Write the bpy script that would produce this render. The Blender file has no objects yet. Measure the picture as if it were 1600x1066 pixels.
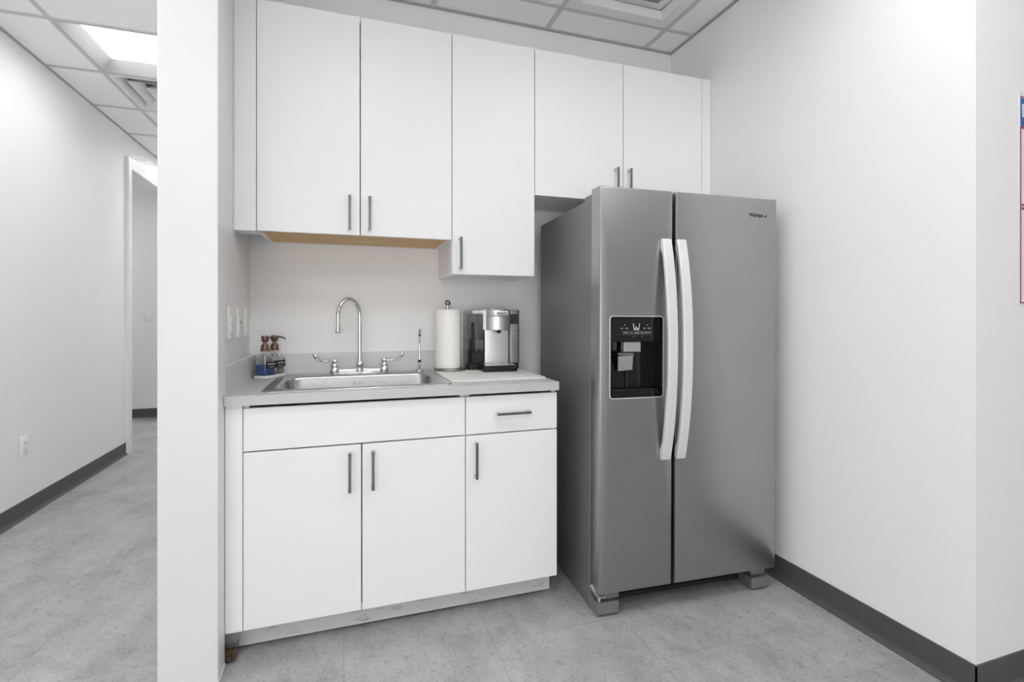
import bpy, bmesh, math
from mathutils import Vector, Matrix
from math import sin, cos, pi, radians

S = bpy.context.scene
COL = S.collection

# ------------------------------------------------------------------ helpers
def obj(name, bm, mat, parent=None, bevel=0.0, seg=2, smooth=True, angle=35):
    bmesh.ops.recalc_face_normals(bm, faces=bm.faces)
    me = bpy.data.meshes.new(name)
    bm.to_mesh(me); bm.free()
    o = bpy.data.objects.new(name, me)
    COL.objects.link(o)
    mats = mat if isinstance(mat, (list, tuple)) else [mat]
    for m in mats: me.materials.append(m)
    if smooth:
        me.shade_smooth(); me.set_sharp_from_angle(angle=radians(angle))
    if bevel > 0:
        b = o.modifiers.new('edge', 'BEVEL'); b.width = bevel; b.segments = seg
        b.limit_method = 'ANGLE'; b.angle_limit = radians(40); b.harden_normals = True
    if parent: o.parent = parent
    return o

def tag(o, label, cat, group=None, kind=None):
    o['label'] = label
    o['category'] = cat
    if group: o['group'] = group
    if kind: o['kind'] = kind
    return o

def thing(name, label, cat, loc=(0, 0, 0), rotz=0.0, group=None):
    o = bpy.data.objects.new(name, None)
    o.empty_display_size = 0.05
    o.location = loc; o.rotation_euler = (0, 0, rotz)
    COL.objects.link(o)
    return tag(o, label, cat, group)

def struct(name, bm, mat, label, cat, parent=None, **k):
    o = obj(name, bm, mat, parent, **k)
    if parent is None: tag(o, label, cat, kind='structure')
    return o

def B(*boxes):
    bm = bmesh.new()
    for b in boxes: box(bm, *b)
    return bm

def box(bm, x0, x1, y0, y1, z0, z1, mi=0):
    v = [bm.verts.new(p) for p in ((x0,y0,z0),(x1,y0,z0),(x1,y1,z0),(x0,y1,z0),(x0,y0,z1),(x1,y0,z1),(x1,y1,z1),(x0,y1,z1))]
    for f in ((0,3,2,1),(4,5,6,7),(0,1,5,4),(1,2,6,5),(2,3,7,6),(3,0,4,7)):
        fc = bm.faces.new([v[i] for i in f]); fc.material_index = mi

def rrect(x0, x1, y0, y1, r, n=6):
    r = max(min(r, (x1-x0)/2, (y1-y0)/2), 1e-5)
    out = []
    for cx, cy, a0 in ((x1-r, y1-r, 0), (x0+r, y1-r, pi/2), (x0+r, y0+r, pi), (x1-r, y0+r, 1.5*pi)):
        for i in range(n+1):
            a = a0 + pi/2*i/n
            out.append((cx + r*cos(a), cy + r*sin(a)))
    return out

XY = lambda u, v, w: (u, v, w)          # extrude along z
XZ = lambda u, v, w: (u, w, v)          # extrude along y (front face)
YZ = lambda u, v, w: (w, u, v)          # extrude along x

def loft(bm, loops, mp=XY, cap0=True, cap1=True, closed=False, mi=0):
    """loops: list of (list of (u,v), w); all with the same vertex count"""
    R = [[bm.verts.new(mp(u, v, w)) for u, v in pts] for pts, w in loops]
    n = len(R[0])
    pairs = list(zip(R[:-1], R[1:]))
    if closed: pairs.append((R[-1], R[0]))
    for a, b in pairs:
        for i in range(n):
            j = (i+1) % n
            f = bm.faces.new((a[i], a[j], b[j], b[i])); f.material_index = mi
    if not closed:
        if cap0: bm.faces.new(R[0]).material_index = mi
        if cap1: bm.faces.new(R[-1]).material_index = mi
    return R

def rslab(bm, x0, x1, y0, y1, r, w0, w1, mp=XY, ch=0.0, n=6):
    c = ch
    if c > 0:
        loft(bm, [(rrect(x0+c, x1-c, y0+c, y1-c, max(r-c, .0002), n), w0), (rrect(x0, x1, y0, y1, r, n), w0+c),
                  (rrect(x0, x1, y0, y1, r, n), w1-c), (rrect(x0+c, x1-c, y0+c, y1-c, max(r-c, .0002), n), w1)], mp)
    else:
        loft(bm, [(rrect(x0, x1, y0, y1, r, n), w0), (rrect(x0, x1, y0, y1, r, n), w1)], mp)

def lathe(bm, prof, cx=0, cy=0, n=32, axis='z', closed=False):
    """prof: (r, h). A zero radius closes into a pole"""
    rings = []
    for r, h in prof:
        ring = []
        if r < 1e-6:
            ring = [bm.verts.new(_ax(0, 0, h, cx, cy, axis))]
        else:
            for i in range(n):
                a = 2*pi*i/n
                ring.append(bm.verts.new(_ax(r*cos(a), r*sin(a), h, cx, cy, axis)))
        rings.append(ring)
    pairs = list(zip(rings[:-1], rings[1:]))
    if closed: pairs.append((rings[-1], rings[0]))
    for a, b in pairs:
        if len(a) == 1 and len(b) == 1: continue
        for i in range(n):
            j = (i+1) % n
            if len(a) == 1: bm.faces.new((a[0], b[i], b[j]))
            elif len(b) == 1: bm.faces.new((a[i], b[0], a[j]))
            else: bm.faces.new((a[i], a[j], b[j], b[i]))
    if not closed:
        for ring in (rings[0], rings[-1]):
            if len(ring) > 1: bm.faces.new(ring)

def _ax(u, v, h, cx, cy, axis):
    if axis == 'z': return (cx+u, cy+v, h)
    if axis == 'y': return (cx+u, h, cy+v)
    return (h, cx+u, cy+v)

def sweep(bm, pts, rad, n=14, section=None, up=None):
    """tube along pts; rad a number or list; section overrides the circle with (u,v) points"""
    P = [Vector(p) for p in pts]
    m = len(P)
    rings = []
    t0 = (P[1]-P[0]).normalized()
    u = Vector(up) if up else (Vector((0, 0, 1)) if abs(t0.z) < .9 else Vector((1, 0, 0)))
    nrm = (u - t0*u.dot(t0)).normalized()
    for i in range(m):
        if i == 0: t = (P[1]-P[0])
        elif i == m-1: t = (P[-1]-P[-2])
        else: t = (P[i+1]-P[i]).normalized() + (P[i]-P[i-1]).normalized()
        t.normalize()
        nrm = (nrm - t*nrm.dot(t)).normalized()
        bn = t.cross(nrm)
        r = rad[i] if isinstance(rad, (list, tuple)) else rad
        if section:
            sc = r if isinstance(r, (list, tuple)) else (r, r)
            ring = [bm.verts.new(P[i] + nrm*(a*sc[0]) + bn*(b*sc[1])) for a, b in section]
        else:
            ring = [bm.verts.new(P[i] + nrm*(r*cos(2*pi*k/n)) + bn*(r*sin(2*pi*k/n))) for k in range(n)]
        rings.append(ring)
    k = len(rings[0])
    for a, b in zip(rings[:-1], rings[1:]):
        for i in range(k):
            j = (i+1) % k
            bm.faces.new((a[i], a[j], b[j], b[i]))
    bm.faces.new(rings[0]); bm.faces.new(rings[-1])

def text(name, body, size, mat, parent, loc, rot=(pi/2, 0, 0), shear=0.0, ext=0.0004, align='CENTER', spacing=1.0, sx=1.0, bold=0.0):
    cu = bpy.data.curves.new('lettering', 'FONT')
    cu.body = body; cu.offset = bold; cu.size = size; cu.extrude = ext; cu.shear = shear
    cu.align_x = align; cu.align_y = 'CENTER'; cu.space_character = spacing; cu.resolution_u = 3
    t = bpy.data.objects.new('lettering', cu); COL.objects.link(t)
    dg = bpy.context.evaluated_depsgraph_get(); dg.update()
    me = bpy.data.meshes.new_from_object(t.evaluated_get(dg))
    bpy.data.objects.remove(t); bpy.data.curves.remove(cu)
    me.materials.clear(); me.materials.append(mat)
    o = bpy.data.objects.new(name, me); COL.objects.link(o)
    o.location = loc; o.rotation_euler = rot; o.scale = (sx, 1, 1)
    if parent: o.parent = parent
    return o

# ------------------------------------------------------------------ materials
def mat(name, col, rough=.5, metal=0.0, **k):
    m = bpy.data.materials.new(name); m.use_nodes = True
    b = m.node_tree.nodes['Principled BSDF']
    b.inputs['Base Color'].default_value = (*col, 1) if len(col) == 3 else col
    b.inputs['Roughness'].default_value = rough
    b.inputs['Metallic'].default_value = metal
    for key, v in k.items():
        b.inputs[key.replace('_', ' ')].default_value = v
    return m

def nodes(m):
    nt = m.node_tree
    return nt, nt.nodes, nt.links, nt.nodes['Principled BSDF']

def bump(m, scale, strength, dist=.002, detail=4, stretch=None, coord='Object'):
    nt, N, L, b = nodes(m)
    tc = N.new('ShaderNodeTexCoord'); mp = N.new('ShaderNodeMapping'); nz = N.new('ShaderNodeTexNoise'); bp = N.new('ShaderNodeBump')
    L.new(tc.outputs[coord], mp.inputs['Vector'])
    if stretch: mp.inputs['Scale'].default_value = stretch
    L.new(mp.outputs[0], nz.inputs['Vector'])
    nz.inputs['Scale'].default_value = scale; nz.inputs['Detail'].default_value = detail
    bp.inputs['Strength'].default_value = strength; bp.inputs['Distance'].default_value = dist
    L.new(nz.outputs[0], bp.inputs['Height']); L.new(bp.outputs[0], b.inputs['Normal'])
    return nz

M = {}
M['wall'] = mat('wall_paint', (.86, .86, .862), .62); bump(M['wall'], 260, .12, .0012)
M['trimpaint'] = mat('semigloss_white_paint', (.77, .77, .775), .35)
M['laminate'] = mat('white_laminate', (.86, .86, .865), .42)
M['counter'] = mat('light_grey_laminate', (.54, .54, .55), .38); bump(M['counter'], 500, .05, .0004)
M['splash'] = mat('grey_laminate_splash', (.66, .66, .67), .38)
M['ply'] = mat('raw_particleboard', (.62, .42, .22), .6)
M['toe'] = mat('scuffed_grey_toe_kick', (.55, .55, .55), .5)
M['nickel'] = mat('brushed_nickel', (.60, .58, .56), .28, 1.0)
M['bar'] = mat('nickel_dark_reflections', (.20, .195, .19), .32, 1.0)  # nickel darkened in its colour for dark reflections on the bars
M['chrome'] = mat('chrome', (.78, .78, .79), .06, 1.0)
M['black'] = mat('black_gloss_plastic', (.006, .006, .007), .12)
M['blackmat'] = mat('black_matte_plastic', (.012, .012, .013), .45)
M['darkgap'] = mat('dark_gasket', (.01, .01, .01), .7)
M['base'] = mat('charcoal_rubber_base', (.075, .075, .08), .5)
M['tile'] = mat('ceiling_tile', (.91, .91, .91), .9); bump(M['tile'], 180, .35, .003)
M['grid'] = mat('ceiling_grid_white', (.56, .56, .56), .5)
M['angle'] = mat('wall_angle_with_shadow', (.38, .38, .38), .5)  # wall angle greyed so its colour takes in the shadow line
M['whitemetal'] = mat('white_enamel_metal', (.78, .78, .79), .4)
M['troffer'] = mat('troffer_grey_white', (.30, .30, .305), .5)
M['plastic'] = mat('white_plastic', (.85, .85, .84), .3)
M['greyslot'] = mat('plain_mid_grey', (.42, .42, .42), .5)  # even grey of a button, the sink mark and poster print
M['slot'] = mat('dark_slot', (.03, .03, .03), .5)
M['paper'] = mat('white_paper_towel', (.88, .88, .87), .95)
M['matwhite'] = mat('white_silicone_mat', (.84, .84, .82), .55)
M['ceramic'] = mat('white_ceramic', (.88, .88, .86), .25)
M['bronze'] = mat('brushed_bronze', (.21, .145, .115), .3, 1.0)
M['bronzedark'] = mat('dark_bronze', (.06, .055, .05), .3, 1.0)
M['label'] = mat('black_label', (.008, .008, .008), .5)
M['ink'] = mat('white_ink', (.8, .8, .8), .5)
M['greyink'] = mat('grey_ink', (.22, .22, .22), .5)
M['blue'] = mat('blue_liquid_soap', (.13, .24, .66), .15, Transmission_Weight=.55, IOR=1.34)
M['clearsoap'] = mat('clear_liquid_soap', (.78, .83, .80), .05, Transmission_Weight=1.0, IOR=1.34)
M['glass'] = mat('clear_glass', (.96, .98, .97), .01, Transmission_Weight=1.0, IOR=1.2)
M['tint'] = mat('smoked_clear_plastic', (.86, .865, .88), .03, Transmission_Weight=1.0, IOR=1.15)
M['water'] = mat('water', (.75, .78, .82), .0, Transmission_Weight=1.0, IOR=1.33)
M['granules'] = mat('brown_granules', (.22, .13, .05), .6)
M['fridgeside'] = mat('grey_painted_steel', (.20, .20, .205), .42, .35); bump(M['fridgeside'], 420, .15, .0008)
M['footgrey'] = mat('grey_foot_cover', (.20, .20, .205), .4, .3)
M['handle'] = mat('satin_aluminium', (.86, .86, .865), .34, .45)
M['lcd'] = mat('lcd_screen', (.015, .016, .018), .15)
M['silver'] = mat('brushed_silver_plastic', (.62, .62, .63), .30, .85)
M['posterblue'] = mat('poster_blue', (.015, .11, .42), .35)
M['posterred'] = mat('poster_magenta', (.42, .03, .10), .35)
M['posternavy'] = mat('poster_navy', (.06, .07, .30), .35)
M['posterpaper'] = mat('poster_paper', (.80, .80, .81), .3)
M['clearplastic'] = mat('clear_plastic', (.9, .9, .9), .05, Transmission_Weight=1.0, IOR=1.1)

def steel(name, col, rough, stretch, aniso=.0, var=.06):
    m = mat(name, col, rough, 1.0)
    nt, N, L, b = nodes(m)
    tc = N.new('ShaderNodeTexCoord'); mp = N.new('ShaderNodeMapping'); nz = N.new('ShaderNodeTexNoise')
    mr = N.new('ShaderNodeMapRange'); bp = N.new('ShaderNodeBump')
    mp.inputs['Scale'].default_value = stretch
    L.new(tc.outputs['Object'], mp.inputs['Vector']); L.new(mp.outputs[0], nz.inputs['Vector'])
    nz.inputs['Scale'].default_value = 60; nz.inputs['Detail'].default_value = 3
    mr.inputs['To Min'].default_value = rough-var; mr.inputs['To Max'].default_value = rough+var
    L.new(nz.outputs[0], mr.inputs['Value']); L.new(mr.outputs[0], b.inputs['Roughness'])
    bp.inputs['Strength'].default_value = .06; bp.inputs['Distance'].default_value = .0005
    L.new(nz.outputs[0], bp.inputs['Height']); L.new(bp.outputs[0], b.inputs['Normal'])
    return m
M['steel'] = steel('brushed_stainless_door', (.40, .40, .405), .33, (1, 1, 40))
M['sinksteel'] = steel('brushed_stainless_sink', (.53, .53, .535), .27, (1, 30, 30))
M['brush'] = steel('brushed_stainless_trim', (.66, .66, .665), .28, (1, 1, 30))

def floor_mat():
    m = mat('grey_stone_vinyl_tile', (.3, .3, .3), .55, 0, Specular_IOR_Level=.3)
    nt, N, L, b = nodes(m)
    geo = N.new('ShaderNodeNewGeometry'); sep = N.new('ShaderNodeSeparateXYZ'); com = N.new('ShaderNodeCombineXYZ')
    L.new(geo.outputs['Position'], sep.inputs[0])
    ax = N.new('ShaderNodeMath'); ax.operation = 'ADD'; ax.inputs[1].default_value = 20*.525-1.992+.2625
    ay = N.new('ShaderNodeMath'); ay.operation = 'ADD'; ay.inputs[1].default_value = 20*.515+.012
    L.new(sep.outputs[1], ax.inputs[0]); L.new(sep.outputs[0], ay.inputs[0])
    L.new(ax.outputs[0], com.inputs[0]); L.new(ay.outputs[0], com.inputs[1])
    br = N.new('ShaderNodeTexBrick')
    br.offset = .5; br.offset_frequency = 2
    br.inputs['Scale'].default_value = 1; br.inputs['Brick Width'].default_value = .525; br.inputs['Row Height'].default_value = .515
    br.inputs['Mortar Size'].default_value = .0014; br.inputs['Mortar Smooth'].default_value = .2
    br.inputs['Color1'].default_value = (.97, .97, .97, 1); br.inputs['Color2'].default_value = (1.02, 1.02, 1.02, 1)
    br.inputs['Mortar'].default_value = (.74, .74, .74, 1)
    L.new(com.outputs[0], br.inputs['Vector'])
    # cloudy mottling + fine flecks
    n1 = N.new('ShaderNodeTexNoise'); n1.inputs['Scale'].default_value = 5.5; n1.inputs['Detail'].default_value = 8; n1.inputs['Roughness'].default_value = .68
    n2 = N.new('ShaderNodeTexNoise'); n2.inputs['Scale'].default_value = 110; n2.inputs['Detail'].default_value = 6; n2.inputs['Roughness'].default_value = .7
    mpn = N.new('ShaderNodeMapping'); mpn.inputs['Scale'].default_value = (1, .72, 1); mpn.inputs['Rotation'].default_value = (0, 0, .5)
    L.new(geo.outputs['Position'], mpn.inputs[0]); L.new(mpn.outputs[0], n1.inputs['Vector']); L.new(mpn.outputs[0], n2.inputs['Vector'])
    n3 = N.new('ShaderNodeTexNoise'); n3.inputs['Scale'].default_value = 26; n3.inputs['Detail'].default_value = 10; n3.inputs['Roughness'].default_value = .75
    L.new(mpn.outputs[0], n3.inputs['Vector'])
    r1 = N.new('ShaderNodeValToRGB'); e = r1.color_ramp.elements
    e[0].position = .32; e[0].color = (.295, .291, .294, 1); e[1].position = .68; e[1].color = (.445, .439, .443, 1)
    L.new(n1.outputs[0], r1.inputs[0])
    r2 = N.new('ShaderNodeValToRGB'); e = r2.color_ramp.elements
    e[0].position = .30; e[0].color = (.66, .66, .66, 1); e[1].position = .50; e[1].color = (1, 1, 1, 1)
    L.new(n2.outputs[0], r2.inputs[0])
    r3 = N.new('ShaderNodeValToRGB'); e = r3.color_ramp.elements
    e[0].position = .30; e[0].color = (.64, .63, .63, 1); e[1].position = .46; e[1].color = (1, 1, 1, 1)
    L.new(n3.outputs[0], r3.inputs[0])
    prev = r1.outputs[0]
    for o2 in (r2.outputs[0], r3.outputs[0], br.outputs[0]):
        mx = N.new('ShaderNodeMix'); mx.data_type = 'RGBA'; mx.blend_type = 'MULTIPLY'; mx.inputs[0].default_value = 1
        L.new(prev, mx.inputs[6]); L.new(o2, mx.inputs[7]); prev = mx.outputs[2]
    L.new(prev, b.inputs['Base Color'])
    bp = N.new('ShaderNodeBump'); bp.inputs['Strength'].default_value = .15; bp.inputs['Distance'].default_value = .001
    L.new(n2.outputs[0], bp.inputs['Height']); L.new(bp.outputs[0], b.inputs['Normal'])
    return m
M['floor'] = floor_mat()

def paper_bump():
    m = M['paper']; nt, N, L, b = nodes(m)
    tc = N.new('ShaderNodeTexCoord'); vo = N.new('ShaderNodeTexVoronoi'); bp = N.new('ShaderNodeBump')
    vo.inputs['Scale'].default_value = 110
    L.new(tc.outputs['Object'], vo.inputs['Vector'])
    bp.inputs['Strength'].default_value = .35; bp.inputs['Distance'].default_value = .002
    L.new(vo.outputs['Distance'], bp.inputs['Height']); L.new(bp.outputs[0], b.inputs['Normal'])
paper_bump()

def ply_grain():
    m = M['ply']; nt, N, L, b = nodes(m)
    tc = N.new('ShaderNodeTexCoord'); mp = N.new('ShaderNodeMapping'); nz = N.new('ShaderNodeTexNoise'); r = N.new('ShaderNodeValToRGB')
    mp.inputs['Scale'].default_value = (2, 30, 1); nz.inputs['Scale'].default_value = 6; nz.inputs['Detail'].default_value = 5
    L.new(tc.outputs['Object'], mp.inputs[0]); L.new(mp.outputs[0], nz.inputs['Vector']); L.new(nz.outputs[0], r.inputs[0])
    e = r.color_ramp.elements; e[0].position = .3; e[0].color = (.60, .385, .17, 1); e[1].position = .75; e[1].color = (.76, .53, .28, 1)
    L.new(r.outputs[0], b.inputs['Base Color'])
ply_grain()

def toe_scuffs():
    m = M['toe']; nt, N, L, b = nodes(m)
    tc = N.new('ShaderNodeTexCoord'); mp = N.new('ShaderNodeMapping'); nz = N.new('ShaderNodeTexNoise'); r = N.new('ShaderNodeValToRGB')
    mp.inputs['Scale'].default_value = (1, 1, 5); nz.inputs['Scale'].default_value = 9; nz.inputs['Detail'].default_value = 8
    L.new(tc.outputs['Object'], mp.inputs[0]); L.new(mp.outputs[0], nz.inputs['Vector']); L.new(nz.outputs[0], r.inputs[0])
    e = r.color_ramp.elements; e[0].position = .28; e[0].color = (.30, .29, .28, 1); e[1].position = .4; e[1].color = (.62, .62, .61, 1)
    L.new(r.outputs[0], b.inputs['Base Color'])
toe_scuffs()

def emit(name, strength, col=(1, 1, 1)):
    m = bpy.data.materials.new(name); m.use_nodes = True
    nt, N, L, b = nodes(m)
    b.inputs['Base Color'].default_value = (.8, .8, .8, 1)
    b.inputs['Emission Color'].default_value = (*col, 1); b.inputs['Emission Strength'].default_value = strength
    return m

# ------------------------------------------------------------------ dimensions
WORLD, TK, TK2, TCR = 4.1, 13.0, 13.5, 28.0
TC1, TFAR = 10.0, 12.0
XL, XR = -1.803, 1.846          # corridor wall / kitchenette side wall
YW = 2.534                      # kitchenette back wall
ZC = 2.757                      # ceiling
YF = 1.009                      # wall that turns away beside the camera
PX0, PX1 = -.564, -.424         # partition between corridor and kitchenette
YU, YB, YC = 2.19, 1.909, 1.89  # cabinet fronts, counter front

# ------------------------------------------------------------------ room shell
bm = B((-4.2, 4.2, -3.4, 7.4, -.08, 0))
struct('floor', bm, M['floor'], 'grey stone-look vinyl tile floor with fine seams', 'floor', smooth=False)

bm = B((PX1, XR, YW, YW+.12, 0, 2.95))
struct('wall_back', bm, M['wall'], 'white wall behind the cabinets, sink and fridge', 'wall', smooth=False)
bm = B((XR, XR+.14, YF, YW+.12, 0, 2.95), (XR+.14, 4.2, YF, YF+.12, 0, 2.95))
struct('wall_right', bm, M['wall'], 'white wall beside the fridge, turning the corner to the poster', 'wall', smooth=False)
bm = B((PX0, PX1, 1.885, 7.2, 0, 2.95))
box(bm, PX0, -.396, 1.82, 1.915, 0, 2.95)
box(bm, PX0+.004, -.393, 1.817, 1.915, 0, .006)
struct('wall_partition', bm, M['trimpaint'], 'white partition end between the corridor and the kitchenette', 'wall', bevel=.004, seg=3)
DY0, DY1, DZ = 5.12, 6.52, 2.49
bm = B((XL-.163, XL, -3.4, DY0, 0, 2.95), (XL-.163, XL, DY1, 7.2, 0, 2.95), (XL-.163, XL, DY0, DY1, DZ, 2.95))
struct('wall_left', bm, M['wall'], 'long white corridor wall with a low outlet', 'wall', smooth=False)
bm = B((XL-.163, PX0+.2, 7.2, 7.32, 0, 2.95))
struct('wall_corridor_end', bm, M['wall'], 'white wall closing the far end of the corridor', 'wall', smooth=False)
bm = B((-4.2, XL-.163, 6.87, 6.99, 0, 2.95), (-4.2, -4.08, 4.2, 6.87, 0, 2.95), (-4.08, XL-.163, 4.2, 4.32, 0, 2.95))
struct('wall_far', bm, M['wall'], 'white wall with a light switch seen through the corridor doorway', 'wall', smooth=False)
WX0, WX1, WZ0, WZ1 = -1.75, .9, .05, 2.10      # added window opening behind the viewer, lets in frontal light
bm = B((XL, WX0, -3.4, -3.28, 0, 2.95), (WX1, 4.2, -3.4, -3.28, 0, 2.95), (WX0, WX1, -3.4, -3.28, 0, WZ0), (WX0, WX1, -3.4, -3.28, WZ1, 2.95), (4.08, 4.2, -3.28, YF, 0, 2.95))
struct('wall_rear', bm, M['wall'], 'white office wall behind the viewer with an added window opening', 'wall', smooth=False)
bm = bmesh.new()
for i in range(5):
    x = WX0 + (WX1-WX0)*i/4
    box(bm, x-.025, x+.025, -3.38, -3.30, WZ0, WZ1)
for z in (WZ0, WZ1): box(bm, WX0, WX1, -3.38, -3.30, z-.025, z+.025)
struct('added_window', bm, M['trimpaint'], 'added unseen white window frame behind the viewer for frontal light', 'window', smooth=False)
pl_ = bpy.data.lights.new('added_window_portal', 'AREA'); pl_.shape = 'RECTANGLE'; pl_.size = WX1-WX0; pl_.size_y = WZ1-WZ0; pl_.cycles.is_portal = True  # samples the sky light coming through the added window
po = bpy.data.objects.new('added_window_portal', pl_); COL.objects.link(po); po.location = ((WX0+WX1)/2, -3.42, (WZ0+WZ1)/2); po.rotation_euler = (pi/2, 0, 0)

# door frame on the corridor wall
bm = B((XL-.170, XL+.025, 5.078, 5.145, 0, 2.558), (XL-.170, XL+.025, 6.50, 6.567, 0, 2.558), (XL-.170, XL+.025, 5.145, 6.50, 2.462, 2.558))
struct('door_1', bm, M['trimpaint'], 'white metal door frame around the open corridor doorway', 'door frame', bevel=.003)

# baseboards: charcoal cove base with a small toe
def cove(pts_list):
    bm = bmesh.new()
    for (x0, y0), (x1, y1), (nx, ny) in pts_list:
        prof = [(0, 0), (.016, 0), (.016, .004), (.008, .012), (.004, .022), (.004, .103), (.0, .105)]
        a = [bm.verts.new((x0+nx*d, y0+ny*d, z)) for d, z in prof]
        b = [bm.verts.new((x1+nx*d, y1+ny*d, z)) for d, z in prof]
        n = len(prof)
        for i in range(n):
            j = (i+1) % n
            bm.faces.new((a[i], a[j], b[j], b[i]))
        bm.faces.new(a); bm.faces.new(b)
    return bm
struct('baseboard_right', cove([((XR, YW), (XR, YF-.004), (-1, 0)), ((XR-.004, YF), (4.08, YF), (0, -1))]), M['base'],
       'charcoal rubber baseboard running past the fridge and round the corner', 'baseboard', smooth=False)
struct('baseboard_left', cove([((XL, -3.28), (XL, 5.078), (1, 0))]), M['base'], 'charcoal rubber baseboard along the long corridor wall', 'baseboard', smooth=False)
struct('baseboard_far', cove([((-4.08, 6.87), (XL-.17, 6.87), (0, -1))]), M['base'], 'charcoal baseboard of the room beyond the doorway', 'baseboard', smooth=False)

# ------------------------------------------------------------------ suspended ceiling
KX = [1.66-.623*i for i in range(4)]              # kitchenette/office lines along Y
KY = [2.325-.62*i for i in range(10)]
CX = [-1.495, -.872]
CY = [3.26+.614*i for i in range(-11, 8)]
XS = -.49                                          # the two grids meet over the partition
def cells(xs, ys, skip):
    out = []
    for i in range(len(xs)-1):
        for j in range(len(ys)-1):
            if (i, j) in skip: continue
            out.append((xs[i], xs[i+1], ys[j], ys[j+1]))
    return out
kx = sorted([XS] + [x for x in KX if x > XS+.05] + [1.66+.623*i for i in range(1, 4)] + [4.2])
ky = sorted(KY + [YW+.05]); ky = [-3.4] + [y for y in ky if y > -3.35]
cx = [XL-.1, CX[0], CX[1], XS]
cy = sorted([-3.4] + [y for y in CY if -3.3 < y < 7.1] + [7.3])
def cell_at(xs, ys, x, y):
    i = max(k for k in range(len(xs)-1) if xs[k] <= x); j = max(k for k in range(len(ys)-1) if ys[k] <= y)
    return i, j
LIGHTS_K = [(.10, .80), (1.35, .80), (1.35, -.44)]
LIGHTS_C = [(-1.2, 3.5), (-1.2, 1.75), (-1.2, -.6), (-1.2, 6.0)]  # first one is seen; the rest are added to brighten the corridor
VENT_C = (-1.2, 4.1); DIFF_K = (1.3, 2.0)
skk = {cell_at(kx, ky, *p) for p in LIGHTS_K} | {cell_at(kx, ky, *DIFF_K)}
skc = {cell_at(cx, cy, *p) for p in LIGHTS_C} | {cell_at(cx, cy, *VENT_C)}
bm = bmesh.new()
for c in cells(kx, ky, skk) + cells(cx, cy, skc): box(bm, *c, ZC+.005, ZC+.03)
# far room ceiling
box(bm, -4.2, XL-.1, 4.2, 6.99, ZC+.005, ZC+.03)
box(bm, -4.3, 4.3, -3.5, 7.5, 2.95, 3.0)
ceil = struct('ceiling', bm, M['tile'], 'suspended ceiling of square white acoustic tiles', 'ceiling', smooth=False)
bm = bmesh.new()
h = .012
for x in kx[1:-1]: box(bm, x-h, x+h, -3.4, YW, ZC-.001, ZC+.006)
for y in ky[1:-1]: box(bm, XS, 4.2, y-h, y+h, ZC, ZC+.006)
for x in CX: box(bm, x-h, x+h, -3.4, 7.2, ZC-.001, ZC+.006)
for y in cy[1:-1]: box(bm, XL, XS, y-h, y+h, ZC, ZC+.006)
obj('grid', bm, M['grid'], ceil, smooth=False)
bm = bmesh.new()
w = .013
box(bm, PX1, XR, YW-w, YW, ZC-.004, ZC+.004); box(bm, XR-w, XR, YF, YW-w, ZC-.004, ZC+.004); box(bm, PX1, PX1+w, 1.92, YW-w, ZC-.004, ZC+.004)
box(bm, XL, XL+w, -3.28, 7.2, ZC-.004, ZC+.004); box(bm, PX0-w, PX0, 1.92, 7.2, ZC-.004, ZC+.004); box(bm, XR, 4.08, YF-w, YF, ZC-.004, ZC+.004)
obj('wall_angle', bm, M['angle'], ceil, smooth=False)

def frustum(bm, cx_, cy_, a0, b0, z0, a1, b1, z1, t=.0012):
    """thin square cone wall from half sizes a0,b0 at z0 to a1,b1 at z1"""
    q = lambda a, b: [(cx_-a, cy_-b), (cx_+a, cy_-b), (cx_+a, cy_+b), (cx_-a, cy_+b)]
    loft(bm, [(q(a0, b0), z0), (q(a1, b1), z1), (q(a1-t, b1-t), z1), (q(a0-t, b0-t), z0)], closed=True)

def troffer(cell, label, em, group=None):
    x0, x1, y0, y1 = cell
    X, Y = (x0+x1)/2, (y0+y1)/2; a, b = (x1-x0)/2-.013, (y1-y0)/2-.013
    t = thing('ceiling_light', label, 'ceiling light', (X, Y, ZC), 0, group)
    bm = bmesh.new(); frustum(bm, 0, 0, a, b, 0, a-.055, b-.055, .07, .002); frustum(bm, 0, 0, a+.006, b+.006, .003, a-.001, b-.001, .0005)
    obj('frame', bm, M['troffer'], t, smooth=False)
    bm = B((-a+.05, a-.05, -b+.05, b-.05, .07, .076))
    obj('diffuser', bm, em, t, smooth=False)
    obj('housing', B((-a, a, -b, b, .08, .14)), M['whitemetal'], t, smooth=False)
    return t
def cell_box(xs, ys, p):
    i, j = cell_at(xs, ys, *p); return xs[i], xs[i+1], ys[j], ys[j+1]
EM_K = emit('office_troffer_glow', TK, (1.0, .995, .985))
EM_C = emit('added_corridor_glow', TCR, (1.0, 1.0, 1.0))
kl = ['square ceiling light over the open floor in front of the sink', 'square ceiling light over the open floor in front of the fridge', 'square ceiling light second in line from the fridge']
EM_K2 = emit('far_office_troffer_glow', TK2, (1.0, .995, .985))
for k, (p, l) in enumerate(zip(LIGHTS_K, kl)): troffer(cell_box(kx, ky, p), l, EM_K if k == 0 else EM_K2)
cl = ['lit square ceiling light beside the corridor vent', 'added unseen ceiling light near the corridor entrance', 'added unseen ceiling light before the corridor', 'added unseen ceiling light at the deep end of the corridor']
EM_C1 = emit('corridor_dimmed_glow', TC1)
for k, (p, l) in enumerate(zip(LIGHTS_C, cl)): troffer(cell_box(cx, cy, p), l, EM_C1 if k == 0 else EM_C)
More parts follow.
